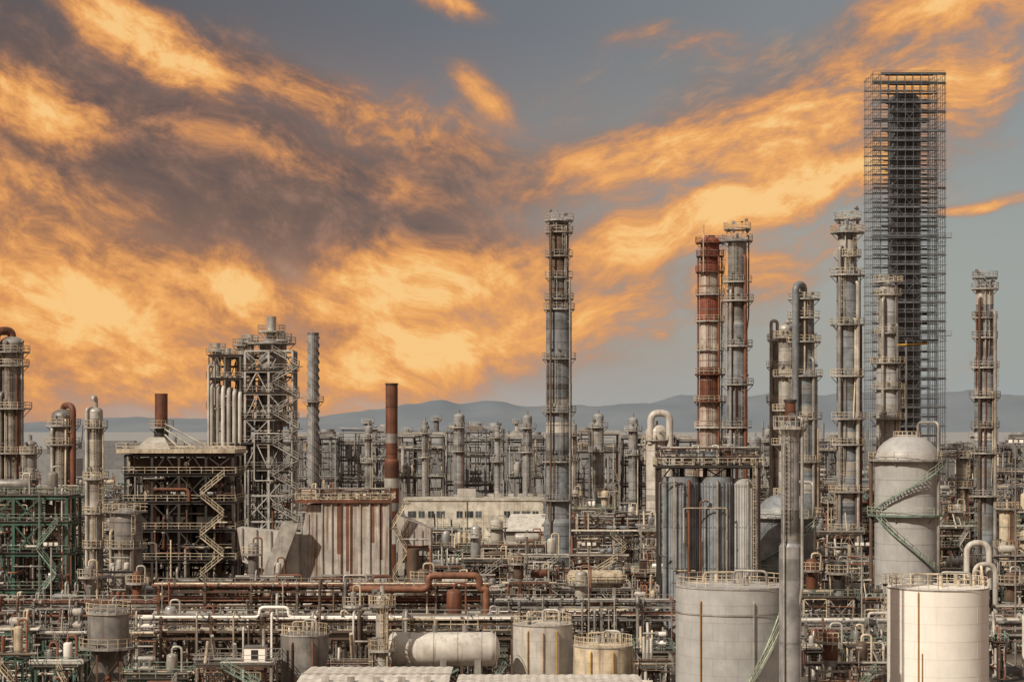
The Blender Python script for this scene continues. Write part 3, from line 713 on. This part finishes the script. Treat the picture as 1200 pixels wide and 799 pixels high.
# ================================================================== CONCRETE FURNACE
def bunker():
    D=365; s=D/F; b=B('concrete_regenerator_block',X(405,D),D)
    def P(px,py): return X(px,D)-b.o[0],Z(py,D)
    xa,zt=P(380,588); xb,_=P(457,588); zl=Z(692,D)
    b.box(xa,xb,-4,6,zl,zt,'conc2',t=1.0)
    xl,_=P(349,588)
    b.hexa([(xl-1,-3,zl),(xa-.003,-3,zl),(xa-.003,5,zl),(xl-1,5,zl)],[(xl+2,-3,zt-.4),(xa-.003,-3,zt-.4),(xa-.003,5,zt-.4),(xl+2,5,zt-.4)],'conc2',t=.9)
    for i in range(8):
        x=xa+(xb-xa)*i/7; b.box(x-.11,x+.11,-4.3,-4.003,zl,zt-.2,'rust' if i in(2,3) else 'conc2',t=.85)
    for i in range(3):
        x=xl+(xa-xl)*(i+.7)/3.6; b.box(x-.08,x+.08,-3.2,-3.003,zl,zt-2,'conc2',t=.75)
    for x,wd,hh in ((xa+2.6,.9,9),(xa+4.2,.5,12),(xa+8.6,.6,7),(xb-1.6,.5,10)):
        b.box(x,x+wd,-4.03,-4.006,zt-hh,zt-.1,'rpipe',t=.8)
    b.box(xa-.2,xb+.2,-4.5,-4.303,zl+3,zl+3.25,'steel')
    for x in (xa,(xa+xb)/2,xb):
        for y in (-3,5): b.beam((x,y,0),(x,y,zl),.8,'conc')
    b.box(xl,xb+.6,-4.6,6.5,zt+.003,zt+.5,'rust'); b.rail([(xl,-4.6,zt+.5),(xb+.6,-4.6,zt+.5),(xb+.6,6,zt+.5)],k='cream')
    for i in range(5):
        b.equip(xl+2+i*3.1,0,zt+.5,3,2.0,b.r.choice(('b','v','h','vv')))
    b.tangle(xl,xb,-4.8,3,zt+.6,zt+2.4,22,ks=('rust','red','brown','steel','cream'),r0=.07,r1=.17)
    a=P(348,598);c=P(281,617)
    b.hexa([(c[0]+1,-4,c[1]-6),(a[0]+1,-4,zl+2),(a[0]+1,2,zl+2),(c[0]+1,2,c[1]-6)],[(c[0],-4,c[1]),(a[0]+1,-4,a[1]-4),(a[0]+1,2,a[1]-4),(c[0],2,c[1])],'pale',t=.95)
    for i in range(5):
        w_=i/4; x=c[0]+1+(a[0]-c[0])*w_; b.beam((x,-4.15,c[1]-5.5+(zl+2-c[1]+6)*w_),(x,-4.15,c[1]+(a[1]-4-c[1])*w_),.2,'steel')
    b.hexa([(a[0]-8,-7,2),(a[0]-5,-7,2),(a[0]-5,-5,2),(a[0]-8,-5,2)],[(a[0]-2,-7,a[1]-2),(a[0]+1,-7,a[1]-2),(a[0]+1,-5,a[1]-2),(a[0]-2,-5,a[1]-2)],'galv')
    r0=P(466,612); r1=P(506,612)
    b.hexa([(r0[0],-4,Z(672,D)),(r1[0],-4,Z(672,D)),(r1[0],4,Z(672,D)),(r0[0],4,Z(672,D))],[(r0[0],-4,r0[1]+1.5),(r1[0],-4,r0[1]-1),(r1[0],4,r0[1]-1),(r0[0],4,r0[1]+1.5)],'conc2',t=.85)
    for i in range(5):
        x=r0[0]+(r1[0]-r0[0])*i/4; b.box(x-.08,x+.08,-4.2,-4.003,Z(672,D),r0[1]-1.2,'steel')
    for x in (r0[0]+.3,r1[0]-.3): b.beam((x,-3.5,0),(x,-3.5,Z(672,D)),.5,'steel')
    b.cyl((r0[0]+r1[0])/2,-6.5,0,Z(640,D),1.1,'brown',16)
    b.tangle(r0[0],r1[0],-6,-4.4,1,zt-6,8)
    b.tangle(c[0],xb,-6.5,-5,1,zl+3,16)
    b.zigzag(xb+.8,xb+3.4,-6,0,zt,k='cream',rise=4)
    b.done()
bunker()

# ================================================================== RIGHT: DRUM CLUSTER
def cluster():
    D=330; s=D/F; b=B('coke_drum_structure',X(828,D),D)
    zt=Z(548,D)
    for px,w,t,k in ((797,42,558,'blue'),(838,40,558,'blue'),(870,28,560,'tankgrey')):
        x=X(px,D)-b.o[0]; r=w/2*s
        b.cyl(x,-2,0,Z(t,D),r,k,32,t=1.1)
        for i in range(16):
            a=-pi*i/15; b.tube(((r+.05)*cos(a)+x,(r+.05)*sin(a)-2,4),((r+.05)*cos(a)+x,(r+.05)*sin(a)-2,Z(t+6,D)),.08,k,4,t=b.r.choice((.6,.8,1.3)))
        q=6
        while q<Z(t,D)-1: b.tube((x,-2,q),(x,-2,q+.15),r+.1,k,32,t=.7); q+=6.5
    b.frame(-55*s,56*s,1.5,5,[Z(640,D),Z(600,D),Z(566,D),zt],4,1,'dark',w=.4,brace=.3,deck=0)
    for x in (-57*s,57*s): b.beam((x,-5,0),(x,-5,zt+.3),.45,'dark')
    b.box(-60*s,61*s,-5.5,5.5,zt+.1,zt+.5,'dark')
    b.rail([(-60*s,-5.5,zt+.5),(61*s,-5.5,zt+.5),(61*s,5.5,zt+.5),(-60*s,5.5,zt+.5)],closed=True,k='cream')
    for i in range(5): b.equip((-46+i*23)*s,-2,zt+.5,3.4,b.r.uniform(1.8,3.2))
    b.tangle(-58*s,59*s,-5,3,zt+.6,Z(524,D),44,r0=.07,r1=.18,ks=('brown','dark','rust','cream','steel','galv'))
    b.tangle(-58*s,58*s,-5.6,-5.0,1,zt-1,9,r0=.06,r1=.16,ks=('galv','steel','cream','rust'))
    for e in (-24,9,44): b.path([(e*s,-5.2,0),(e*s,-5.2,zt-2),(e*s,-3,zt-2)],.22,b.r.choice(('galv','rust','cream')),8)
    b.ladder(52*s,-5.3,0,zt,-pi/2)
    b.done()
cluster()
def domed(name,px,D,sh,w,k,stk):
    s=D/F; r=w/2*s; b=B(name,X(px,D),D); zs=Z(sh,D)
    b.tube((0,0,0),(0,0,zs),r,k,48,t=1); b.dome(0,0,zs,r,r*.82,k,48,1)
    q=3
    while q<zs: b.tube((0,0,q),(0,0,q+.08),r+.03,k,48,t=.8); q+=2.6
    b.plat(0,0,Z(sh-2,D),r+1.0,r,rk='cream')
    b.plat(0,0,Z(sh-26,D),r*.42,.3,rk='cream') ; b.tube((0,0,zs),(0,0,Z(sh-30,D)),.5,'steel',12,caps=True)
    b.plat(0,0,Z(sh+62,D),r+1.2,r,rk='mintl',k='mint')
    for (a0,a1,p0,p1) in ((-2.9,-.4,sh+60,sh),(-.3,-2.7,sh+150,sh+62)):
        z0=max(0,Z(p0,D)); z1=Z(p1,D); N=int((z1-z0)/.3); po=[]
        for i in range(N+1):
            w_=i/N; a=a0+(a1-a0)*w_; zz=z0+(z1-z0)*w_; c,q=cos(a),sin(a); po.append(((r+1)*c,(r+1)*q,zz))
            b.tube(((r+.1)*c,(r+.1)*q,zz),((r+1)*c,(r+1)*q,zz),.12,'grate',4)
        po=po[::3]
        for g,h in zip(po,po[1:]): b.beam(g,h,.26,stk)
        b.rail(po,k='mintl',r=.05)
    b.path([(r*.3,-r*.2,zs+r*.6),(r*.3,-r*.2,zs+r+1),(r*.8,-r*.8,zs+r+1),(r*.8,-r*.8,0)],.25,'galv',8)
    b.path([(-r-.6,0,0),(-r-.6,0,zs+1),(-r*.6,0,zs+2)],.3,'brown',8)
    b.done()
domed('spiral_stair_reactor',1063,335,540,76,'tankgrey','mint')
domed('dome_roof_vessel',921,350,606,70,'blue','mint')
column('vent_stack',926,232,[(26,640),(21,500),(13,468)],plats=[(500,28,1)],k='alu',cap='open',band=9,pipes=[(-9,1.2,520,'galv')],topk='rust',rk='galv',n=32)

# ================================================================== FOREGROUND TANKS
tank('storage_tank',858,250,685,132,'tankgrey',stair=(-1.72,-.50,.5,None,'mintl'),rings=(716,),pipes=[(-42,.8,700,'orange'),(18,.8,700,'galv')])
tank('white_storage_tank',1099,250,687,117,'white',stair=(.6,2.2,2,None,'cream'),rings=(),pipes=[(-33,.7,690,'orange'),(-29,.5,760,'orange')])
tank('small_storage_tank',636,268,730,70,'pale',rings=(),pipes=[(-18,.9,736,'yellow'),(16,.9,736,'yellow'),(0,.7,738,'orange')],cone=.14,n=40)
tank('small_storage_tank',707,262,755,70,'cream',rings=(),pipes=[(-16,.9,760,'yellow'),(10,.9,760,'yellow')],cone=.12,n=40)
tank('small_storage_tank',357,262,742,56,'steel',pipes=[(-12,1,750,'rust'),(12,1.4,750,'rpipe')],cone=.2,n=32)
def hopper(name,px,D,top,w,k='steel'):
    s=D/F; r=w/2*s; z=Z(top,D); b=B(name,X(px,D),D); zm=z-r*1.8; zb=zm-r*1.3
    b.tube((0,0,zm),(0,0,z),r,k,28,t=1); b.dome(0,0,z,r,r*.25,k,28,1); b.tube((0,0,zb),(0,0,zm),r*.15,k,28,r2=r,t=.9); b.tube((0,0,zb-2),(0,0,zb),r*.15,'rust',10)
    for i in range(6):
        a=i*pi/3+.2; b.beam((r*1.1*cos(a),r*1.1*sin(a),0),(r*1.1*cos(a),r*1.1*sin(a),zm+.8),.25,'brown')
        a2=a+pi/3; b.beam((r*1.1*cos(a),r*1.1*sin(a),1),(r*1.1*cos(a2),r*1.1*sin(a2),zm-1),.12,'brown')
    b.plat(0,0,zm+.3,r+1.1,r); b.plat(0,0,z,r+.2,r*.9); b.ladder(r+.4,-.3,0,z,0); b.done()
hopper('hopper_silo',127,270,716,48)
def drum():
    D=262; s=D/F; b=B('horizontal_storage_drum',X(520,D),D); r=20*s; z=Z(760,D)
    b.vessel((-68*s,0,z),(66*s,0,z),r,'pale',32,1.15)
    for x in (-60,-40,-12,16,44,60): b.tube((x*s,0,z),(x*s+.12,0,z),r+.04,'pale',32,t=.75)
    for x in (-40,0,40): b.box(x*s-.4,x*s+.4,-r*.85,r*.85,0,z-r*.55,'conc')
    for x in (-30,-10,25): b.tube((x*s,0,z+r-.1),(x*s,0,z+r+.9),.35,'steel',12,caps=True)
    b.path([(-10*s,0,z+r+.9),(-10*s,0,z+r+1.6),(-70*s,0,z+r+1.6),(-70*s,-1,0)],.2,'cream',8)
    b.box(-40*s,40*s,.5,1.7,z+r+.25,z+r+.35,'grate'); b.rail([(-40*s,.5,z+r+.35),(40*s,.5,z+r+.35)],k='cream')
    b.done()
drum()
column('stripper_column',448,258,[(15,700)],plats=[(708,26,1),(760,26)],k='galv')
def shed(name,px0,px1,D0,D1,z):
    xa=X(px0,D0); xb=X(px1,D0); b=B(name,(xa+xb)/2,(D0+D1)/2); w=(xb-xa)/2; d=(D1-D0)/2
    b.box(-w,w,-d,d,0,z-.2,'cream',t=1)
    n=int(2*w/.5); vs=[];fs=[]
    for i in range(n+1):
        x=-w-.4+(2*w+.8)*i/n; h=.09 if i%2 else 0
        vs+=[(x,-d-.4,z-.12+h),(x,0,z+.35+h),(x,d+.4,z-.12+h)]
    for i in range(n):
        a=3*i; fs+=[(a,a+3,a+4,a+1),(a+1,a+4,a+5,a+2)]
    b.add(vs,fs,'pale',False,1.25)
    b.box(-w-.4,w+.4,-.15,.15,z+.42,z+.52,'pale')
    for i in range(5): b.box(-w*.7+i*w*.35,-w*.7+i*w*.35+.8,-d*.5,-d*.5+.8,z+.2,z+.7,'galv')
    b.done()
shed('corrugated_roof_shed',345,520,222,244,6.5)
shed('corrugated_roof_shed',535,760,214,238,6.3)

# ================================================================== PIPE RACKS
PP=('rpipe','cream','rust','steel','galv','pale','rust','galv','brown','steel','pale')
rack('pipe_rack',X(190,296),X(565,296),296,Z(686,296),PP,depth=6,k='brown',levels=3,gap=2.0)
rack('pipe_rack',X(-60,300),X(190,300),302,Z(706,302),PP,depth=5,k='steel',levels=2)
rack('pipe_rack',X(560,312),X(800,312),312,Z(705,312),('cream','galv','pale','rpipe','steel','white'),depth=4,k='steel',levels=2)
rack('pipe_rack',X(190,275),X(600,275),276,Z(724,276),('cream','galv','steel','white','brown','rust','pale'),depth=4,k='brown',levels=2)
rack('pipe_rack',X(930,300),X(1240,300),290,Z(728,290),('cream','galv','steel','pale','white'),depth=5,k='steel',levels=2)
rack('pipe_rack',X(480,415),X(790,415),415,Z(668,415),PP,depth=6,k='brown',levels=2)
rack('pipe_rack',X(640,470),X(790,470),470,Z(606,470),PP,depth=6,k='brown',levels=3)
rack('pipe_rack',X(870,470),X(1260,470),480,Z(590,480),PP,depth=6,k='brown',levels=3)

# ================================================================== PROCESS UNITS
rows=[
 (590,[(-20,160,560),(160,350,560),(350,470,592),(645,720,585),(720,800,592),(800,900,560),(900,1020,560),(1020,1130,560),(1130,1240,550)]),
 (505,[(-20,50,590),(50,120,600),(120,260,600),(260,360,600),(400,475,600),(478,540,618),(540,595,624),(640,700,618),(700,780,600),(780,880,590),(880,960,575),(960,1030,570),(1030,1120,570),(1120,1180,560),(1180,1240,570)]),
 (445,[(-20,100,615),(100,180,640),(260,345,625),(485,560,632),(560,640,630),(670,745,622),(745,800,610),(890,960,600),(1000,1090,590),(1100,1160,590),(1160,1240,600)]),
 (395,[(90,150,640),(270,340,655),(500,545,650),(540,600,652),(600,665,640),(665,735,650),(735,790,660),(940,1010,610),(1090,1140,610),(1160,1240,640)]),
 (350,[(90,160,660),(160,215,690),(280,345,674),(510,590,682),(590,650,672),(650,740,684),(740,780,668),(885,950,670),(950,1025,650),(1100,1160,660),(1160,1240,665)]),
 (318,[(0,60,708),(60,120,700),(120,180,706),(180,250,700),(260,350,704),(350,440,694),(440,520,694),(590,660,722),(660,735,712),(735,780,700),(930,1000,690),(1000,1040,688),(1110,1160,690),(1165,1240,700)]),
 (282,[(-20,50,730),(50,105,735),(150,220,738),(220,300,730),(300,345,745),(385,430,738),(465,560,722),(560,605,740),(740,790,745),(940,985,745),(985,1035,735),(1160,1180,745)]),
 (258,[(-20,40,765),(40,100,772),(150,230,775),(230,330,768),(385,440,772),(745,790,775),(945,1035,775)]),
]
names=['process_unit','heat_exchanger_structure','pump_station','compressor_unit','piping_structure','process_unit']
for D,items in rows:
    for i,(a,c,t) in enumerate(items):
        xa=X(a,D)+.8; xb=X(c,D)-.8; h=max(3.2,Z(t+R.uniform(-7,8),D)-1.5); d=min(9,4+.02*D*.5)
        y=D+R.uniform(-2,2)
        unit(names[R.randrange(6)],xa,xb,y-d/2,y+d/2,h,dens=1.0 if D<450 else .8,
             k=(R.choice(('far','fard','farb','far')) if D>=500 else None),pal=FK if D>=500 else None)
b=B('horizontal_drum',X(698,338),338); b.vessel((-34*.14,0,Z(678,338)),(34*.14,0,Z(678,338)),1.5,'cream',24,.8)
for e in (-3,3): b.box(e-.3,e+.3,-1.3,1.3,0,Z(678,338)-1.2,'conc')
b.rail([(-5,-1.8,Z(678,338)-.4),(5,-1.8,Z(678,338)-.4)],k='cream'); b.box(-5,5,-2,-1.55,Z(678,338)-.6,Z(678,338)-.45,'grate')
b.done()
b=B('rust_expansion_loop',X(540,291),291); s=291/F
b.path([(-130*s,0,Z(690,291)),(-38*s,0,Z(690,291)),(-38*s,0,Z(674,291)),(22*s,0,Z(674,291)),(22*s,0,Z(690,291)),(30*s,0,Z(690,291)),(30*s,0,0)],.5,'rpipe',14,bend=1.6); b.done()
b=B('overhead_line',X(1145,330),330); s=330/F
b.path([(-12*s,0,2),(-12*s,0,Z(636,330)),(14*s,0,Z(636,330)),(14*s,0,Z(690,330))],.5,'pale',14,bend=2); b.path([(-6*s,-2,2),(-6*s,-2,Z(660,330)),(18*s,-2,Z(660,330)),(18*s,-2,2)],.42,'pale',14,bend=2); b.done()
for px,D,t in ((1190,300,520),(60,300,640),(690,300,640),(1010,300,640)):
    b=B('floodlight_mast',X(px,D),D); z=Z(t,D); b.tube((0,0,0),(0,0,z),.16,'galv',8,r2=.1)
    b.box(-1,1,-.1,.1,z,z+.15,'galv')
    for e in (-.8,0,.8): b.box(e-.25,e+.25,-.4,-.1,z+.15,z+.6,'white')
    b.done()
print('FACES',TOTAL[0])

# ================================================================== WORLD
world=bpy.data.worlds.new("World"); scene.world=world; world.use_nodes=True
nt=world.node_tree; nt.nodes.clear(); NN=nt.nodes; LL=nt.links
class E:
    def __init__(s,k): s.k=k
    def __add__(a,b): return Mt('ADD',a,b)
    __radd__=__add__
    def __sub__(a,b): return Mt('SUBTRACT',a,b)
    def __rsub__(a,b): return Mt('SUBTRACT',b,a)
    def __mul__(a,b): return Mt('MULTIPLY',a,b)
    __rmul__=__mul__
    def __truediv__(a,b): return Mt('DIVIDE',a,b)
def put(inp,v):
    if isinstance(v,E): LL.new(v.k,inp)
    else: inp.default_value=v
def Mt(op,*a):
    n=NN.new('ShaderNodeMath'); n.operation=op
    for i,x in enumerate(a): put(n.inputs[i],x)
    return E(n.outputs[0])
def ss(x,a,b,lo=0.,hi=1.):
    n=NN.new('ShaderNodeMapRange'); n.interpolation_type='SMOOTHSTEP'
    put(n.inputs[0],x); n.inputs[1].default_value=a; n.inputs[2].default_value=b; n.inputs[3].default_value=lo; n.inputs[4].default_value=hi
    return E(n.outputs[0])
def vec(x,y,z=0.):
    n=NN.new('ShaderNodeCombineXYZ'); put(n.inputs[0],x);put(n.inputs[1],y);put(n.inputs[2],z); return E(n.outputs[0])
def noise(v,sc,det=5,ro=.55,dist=0):
    n=NN.new('ShaderNodeTexNoise'); LL.new(v.k,n.inputs['Vector']); n.inputs['Scale'].default_value=sc; n.inputs['Detail'].default_value=det; n.inputs['Roughness'].default_value=ro; n.inputs['Distortion'].default_value=dist
    return E(n.outputs['Fac'])
def mix(f,a,b):
    n=NN.new('ShaderNodeMix'); n.data_type='RGBA'; put(n.inputs['Factor'],f)
    for i,x in ((6,a),(7,b)):
        if isinstance(x,E): LL.new(x.k,n.inputs[i])
        else: n.inputs[i].default_value=(*(lin(x) if isinstance(x,str) else x),1)
    return E(n.outputs[2])
def ramp(f,stops):
    n=NN.new('ShaderNodeValToRGB'); put(n.inputs[0],f); e=n.color_ramp.elements
    e[0].position=stops[0][0]; e[0].color=(*lin(stops[0][1]),1); e[1].position=stops[-1][0]; e[1].color=(*lin(stops[-1][1]),1)
    for p,c in stops[1:-1]: q=e.new(p); q.color=(*lin(c),1)
    return E(n.outputs[0])
tc=NN.new('ShaderNodeTexCoord'); sp=NN.new('ShaderNodeSeparateXYZ'); LL.new(tc.outputs['Generated'],sp.inputs[0])
dx,dy,dz=E(sp.outputs[0]),E(sp.outputs[1]),E(sp.outputs[2])
az=Mt('ARCTAN2',dx,dy); el=Mt('ARCSINE',dz)
a=az*24.+6.
b_=5.-el*24.
P0=vec(a,b_)
wx=noise(P0,.5,2,.5); wy=noise(vec(a+31.,b_+7.),.5,2,.5)
aw=a+(wx-.5)*1.4; bw=b_+(wy-.5)*.85
def rot(x,y,deg):
    c,s_=cos(radians(deg)),sin(radians(deg)); return x*c+y*s_, y*c-x*s_
uL,vL=rot(aw,bw,22); uR,vR=rot(aw,bw,-17)
nL=noise(vec(uL*.6,vL*1.1,2.),1.0,8,.60); nR=noise(vec(uR*.5,vR*1.25,5.),1.0,8,.60)
side=ss(a,4.8,7.6)
def mixf(f,x,y): return x+(y-x)*f
n0=mixf(side,nL,nR)
fine=mixf(side,noise(vec(uL*2.0,vL*3.4,8.),1.0,7,.66),noise(vec(uR*1.7,vR*4.2,9.),1.0,7,.66))
def ell(lst):
    tot=None
    for cx,cy,rx,ry,ang,w in lst:
        u,v=rot(aw-cx,bw-cy,ang); u=u/rx; v=v/ry
        g=Mt('POWER',2.71828,(u*u+v*v)*-1.)*w
        tot=g if tot is None else Mt('MAXIMUM',tot,g)+Mt('MINIMUM',tot,g)*.3
    return tot
OR=ell([(1.3,.35,1.4,.42,28,1.0),(2.15,.85,.75,.34,25,1.05),(.4,1.45,1.2,.48,18,.92),(.6,2.4,1.6,.45,12,.58),
 (.8,3.5,2.2,.9,12,.96),(2.7,3.3,.9,.38,25,.85),(1.9,4.4,3.0,.65,0,.68),
 (4.9,3.3,1.7,.5,-8,1.02),(5.4,4.0,1.8,.55,-8,.84),(4.2,4.3,1.6,.5,6,.70),(6.8,3.8,1.9,.6,-10,.60),
 (8.6,2.5,2.5,.30,-17,1.12),(7.8,1.9,2.0,.5,-12,.78),(9.2,1.7,1.8,.55,-20,.78),(8.9,3.15,1.6,.5,-25,.55),
 (4.4,1.35,2.0,.5,18,.64),(5.7,1.2,.8,.25,35,.6),(5.2,.12,.7,.2,20,.72),(11.1,.3,1.4,.33,-8,.76),(11.2,1.1,1.0,.42,-25,.88),(11.5,2.35,.7,.11,-14,.85),(8.0,.6,1.2,.3,5,.46),(10.2,1.05,1.3,.55,-20,.54),(3.,1.9,2.2,.4,16,.46),(4.6,2.2,1.6,.3,14,.40)])
DK=ell([(2.0,2.0,3.6,1.0,14,1.1),(.5,.8,2.2,.5,24,.6),(4.2,2.4,2.0,.7,18,1.0),(5.8,2.1,1.8,.55,8,.7),(3.2,1.0,2.2,.5,20,.75),(6.4,3.0,1.4,.5,-10,.6),(8.4,1.3,2.4,.7,-16,.65),(9.6,.8,1.6,.4,-15,.5),(10.2,1.9,1.4,.5,-20,.5),(8.2,3.4,1.7,.5,-15,.35),(1.5,3.0,2.8,.5,14,.7),(3.5,3.8,1.8,.5,14,.5)])
out=Mt('MAXIMUM',ss(Mt('ABSOLUTE',a-6.),6.5,9.),ss(b_,0.,-2.))
OR=Mt('MAXIMUM',OR,out*.5); DK=Mt('MAXIMUM',DK,out*.6)
top=ramp(a/12.,[(0,'5c5859'),(.4,'6b6f76'),(.75,'808488'),(1,'888e91')])
low=ramp(a/12.,[(0,'b98661'),(.3,'c0957a'),(.5,'a69a91'),(.75,'a5a59d'),(1,'9fa4a0')])
base=mix(ss(b_,.0,3.6),top,low)
hor=ramp(a/12.,[(0,'b09c92'),(.35,'c6ab97'),(.55,'a8a9a7'),(1,'9fa5a6')])
base=mix(ss(b_,4.1,5.0),base,hor)
dm=ss(DK*.95+(n0-.5)*1.6+(fine-.5)*.55,.05,.85)
ft=fine*.55+n0*.45
dcol=ramp(ft,[(.36,'564b4b'),(.48,'725b52'),(.57,'8f6e5f'),(.67,'b08265')])
dcolR=ramp(ft,[(.36,'777170'),(.5,'917f76'),(.62,'bf9675')])
dcol=mix(side,dcol,dcolR)
col=mix(dm*.86,base,dcol)
S=ss(n0*.55+fine*.45,.34,.66)
I=OR*(.66+S*.48)+(fine-.5)*.60*ss(OR,.05,.5)+(n0-.5)*.35*ss(OR,.1,.5)
al=ss(I,.14,.80)
ocol=ramp(I,[(.14,'936c5a'),(.38,'c08258'),(.58,'e09858'),(.78,'f3ad63'),(.95,'ffc87e'),(1,'ffcd86')])
col=mix(al*.95,col,ocol)
col=mix(ss(el,.3,.8),col,(.45,.42,.38))
sky=NN.new('ShaderNodeTexSky'); sky.sky_type='NISHITA'; sky.sun_disc=False
SUN_EL=radians(38); SUN_AZ=radians(223)
sky.sun_elevation=SUN_EL; sky.sun_rotation=SUN_AZ; sky.dust_density=2.5
bg1=NN.new('ShaderNodeBackground'); LL.new(sky.outputs[0],bg1.inputs[0]); bg1.inputs[1].default_value=.06
bg2=NN.new('ShaderNodeBackground'); LL.new(col.k,bg2.inputs[0]); bg2.inputs[1].default_value=1.0
ms=NN.new('ShaderNodeMixShader'); ms.inputs[0].default_value=.96; LL.new(bg1.outputs[0],ms.inputs[1]); LL.new(bg2.outputs[0],ms.inputs[2])
wo=NN.new('ShaderNodeOutputWorld'); LL.new(ms.outputs[0],wo.inputs[0])
sd=bpy.data.lights.new('sun','SUN'); sd.energy=4.1; sd.angle=radians(.8); sd.color=(1,.87,.70)
so=bpy.data.objects.new('sun',sd); scene.collection.objects.link(so)
from mathutils import Vector
dirv=Vector((sin(SUN_AZ)*cos(SUN_EL),cos(SUN_AZ)*cos(SUN_EL),sin(SUN_EL)))
so.rotation_euler=dirv.to_track_quat('Z','Y').to_euler(); so.location=(0,0,200)
cd=bpy.data.cameras.new('camera'); cd.lens=72; cd.sensor_width=36; cd.shift_y=100.5/1200; cd.clip_end=60000; cd.clip_start=1
co=bpy.data.objects.new('camera',cd); co.location=(0,0,H); co.rotation_euler=(pi/2,0,0); scene.collection.objects.link(co)
scene.camera=co
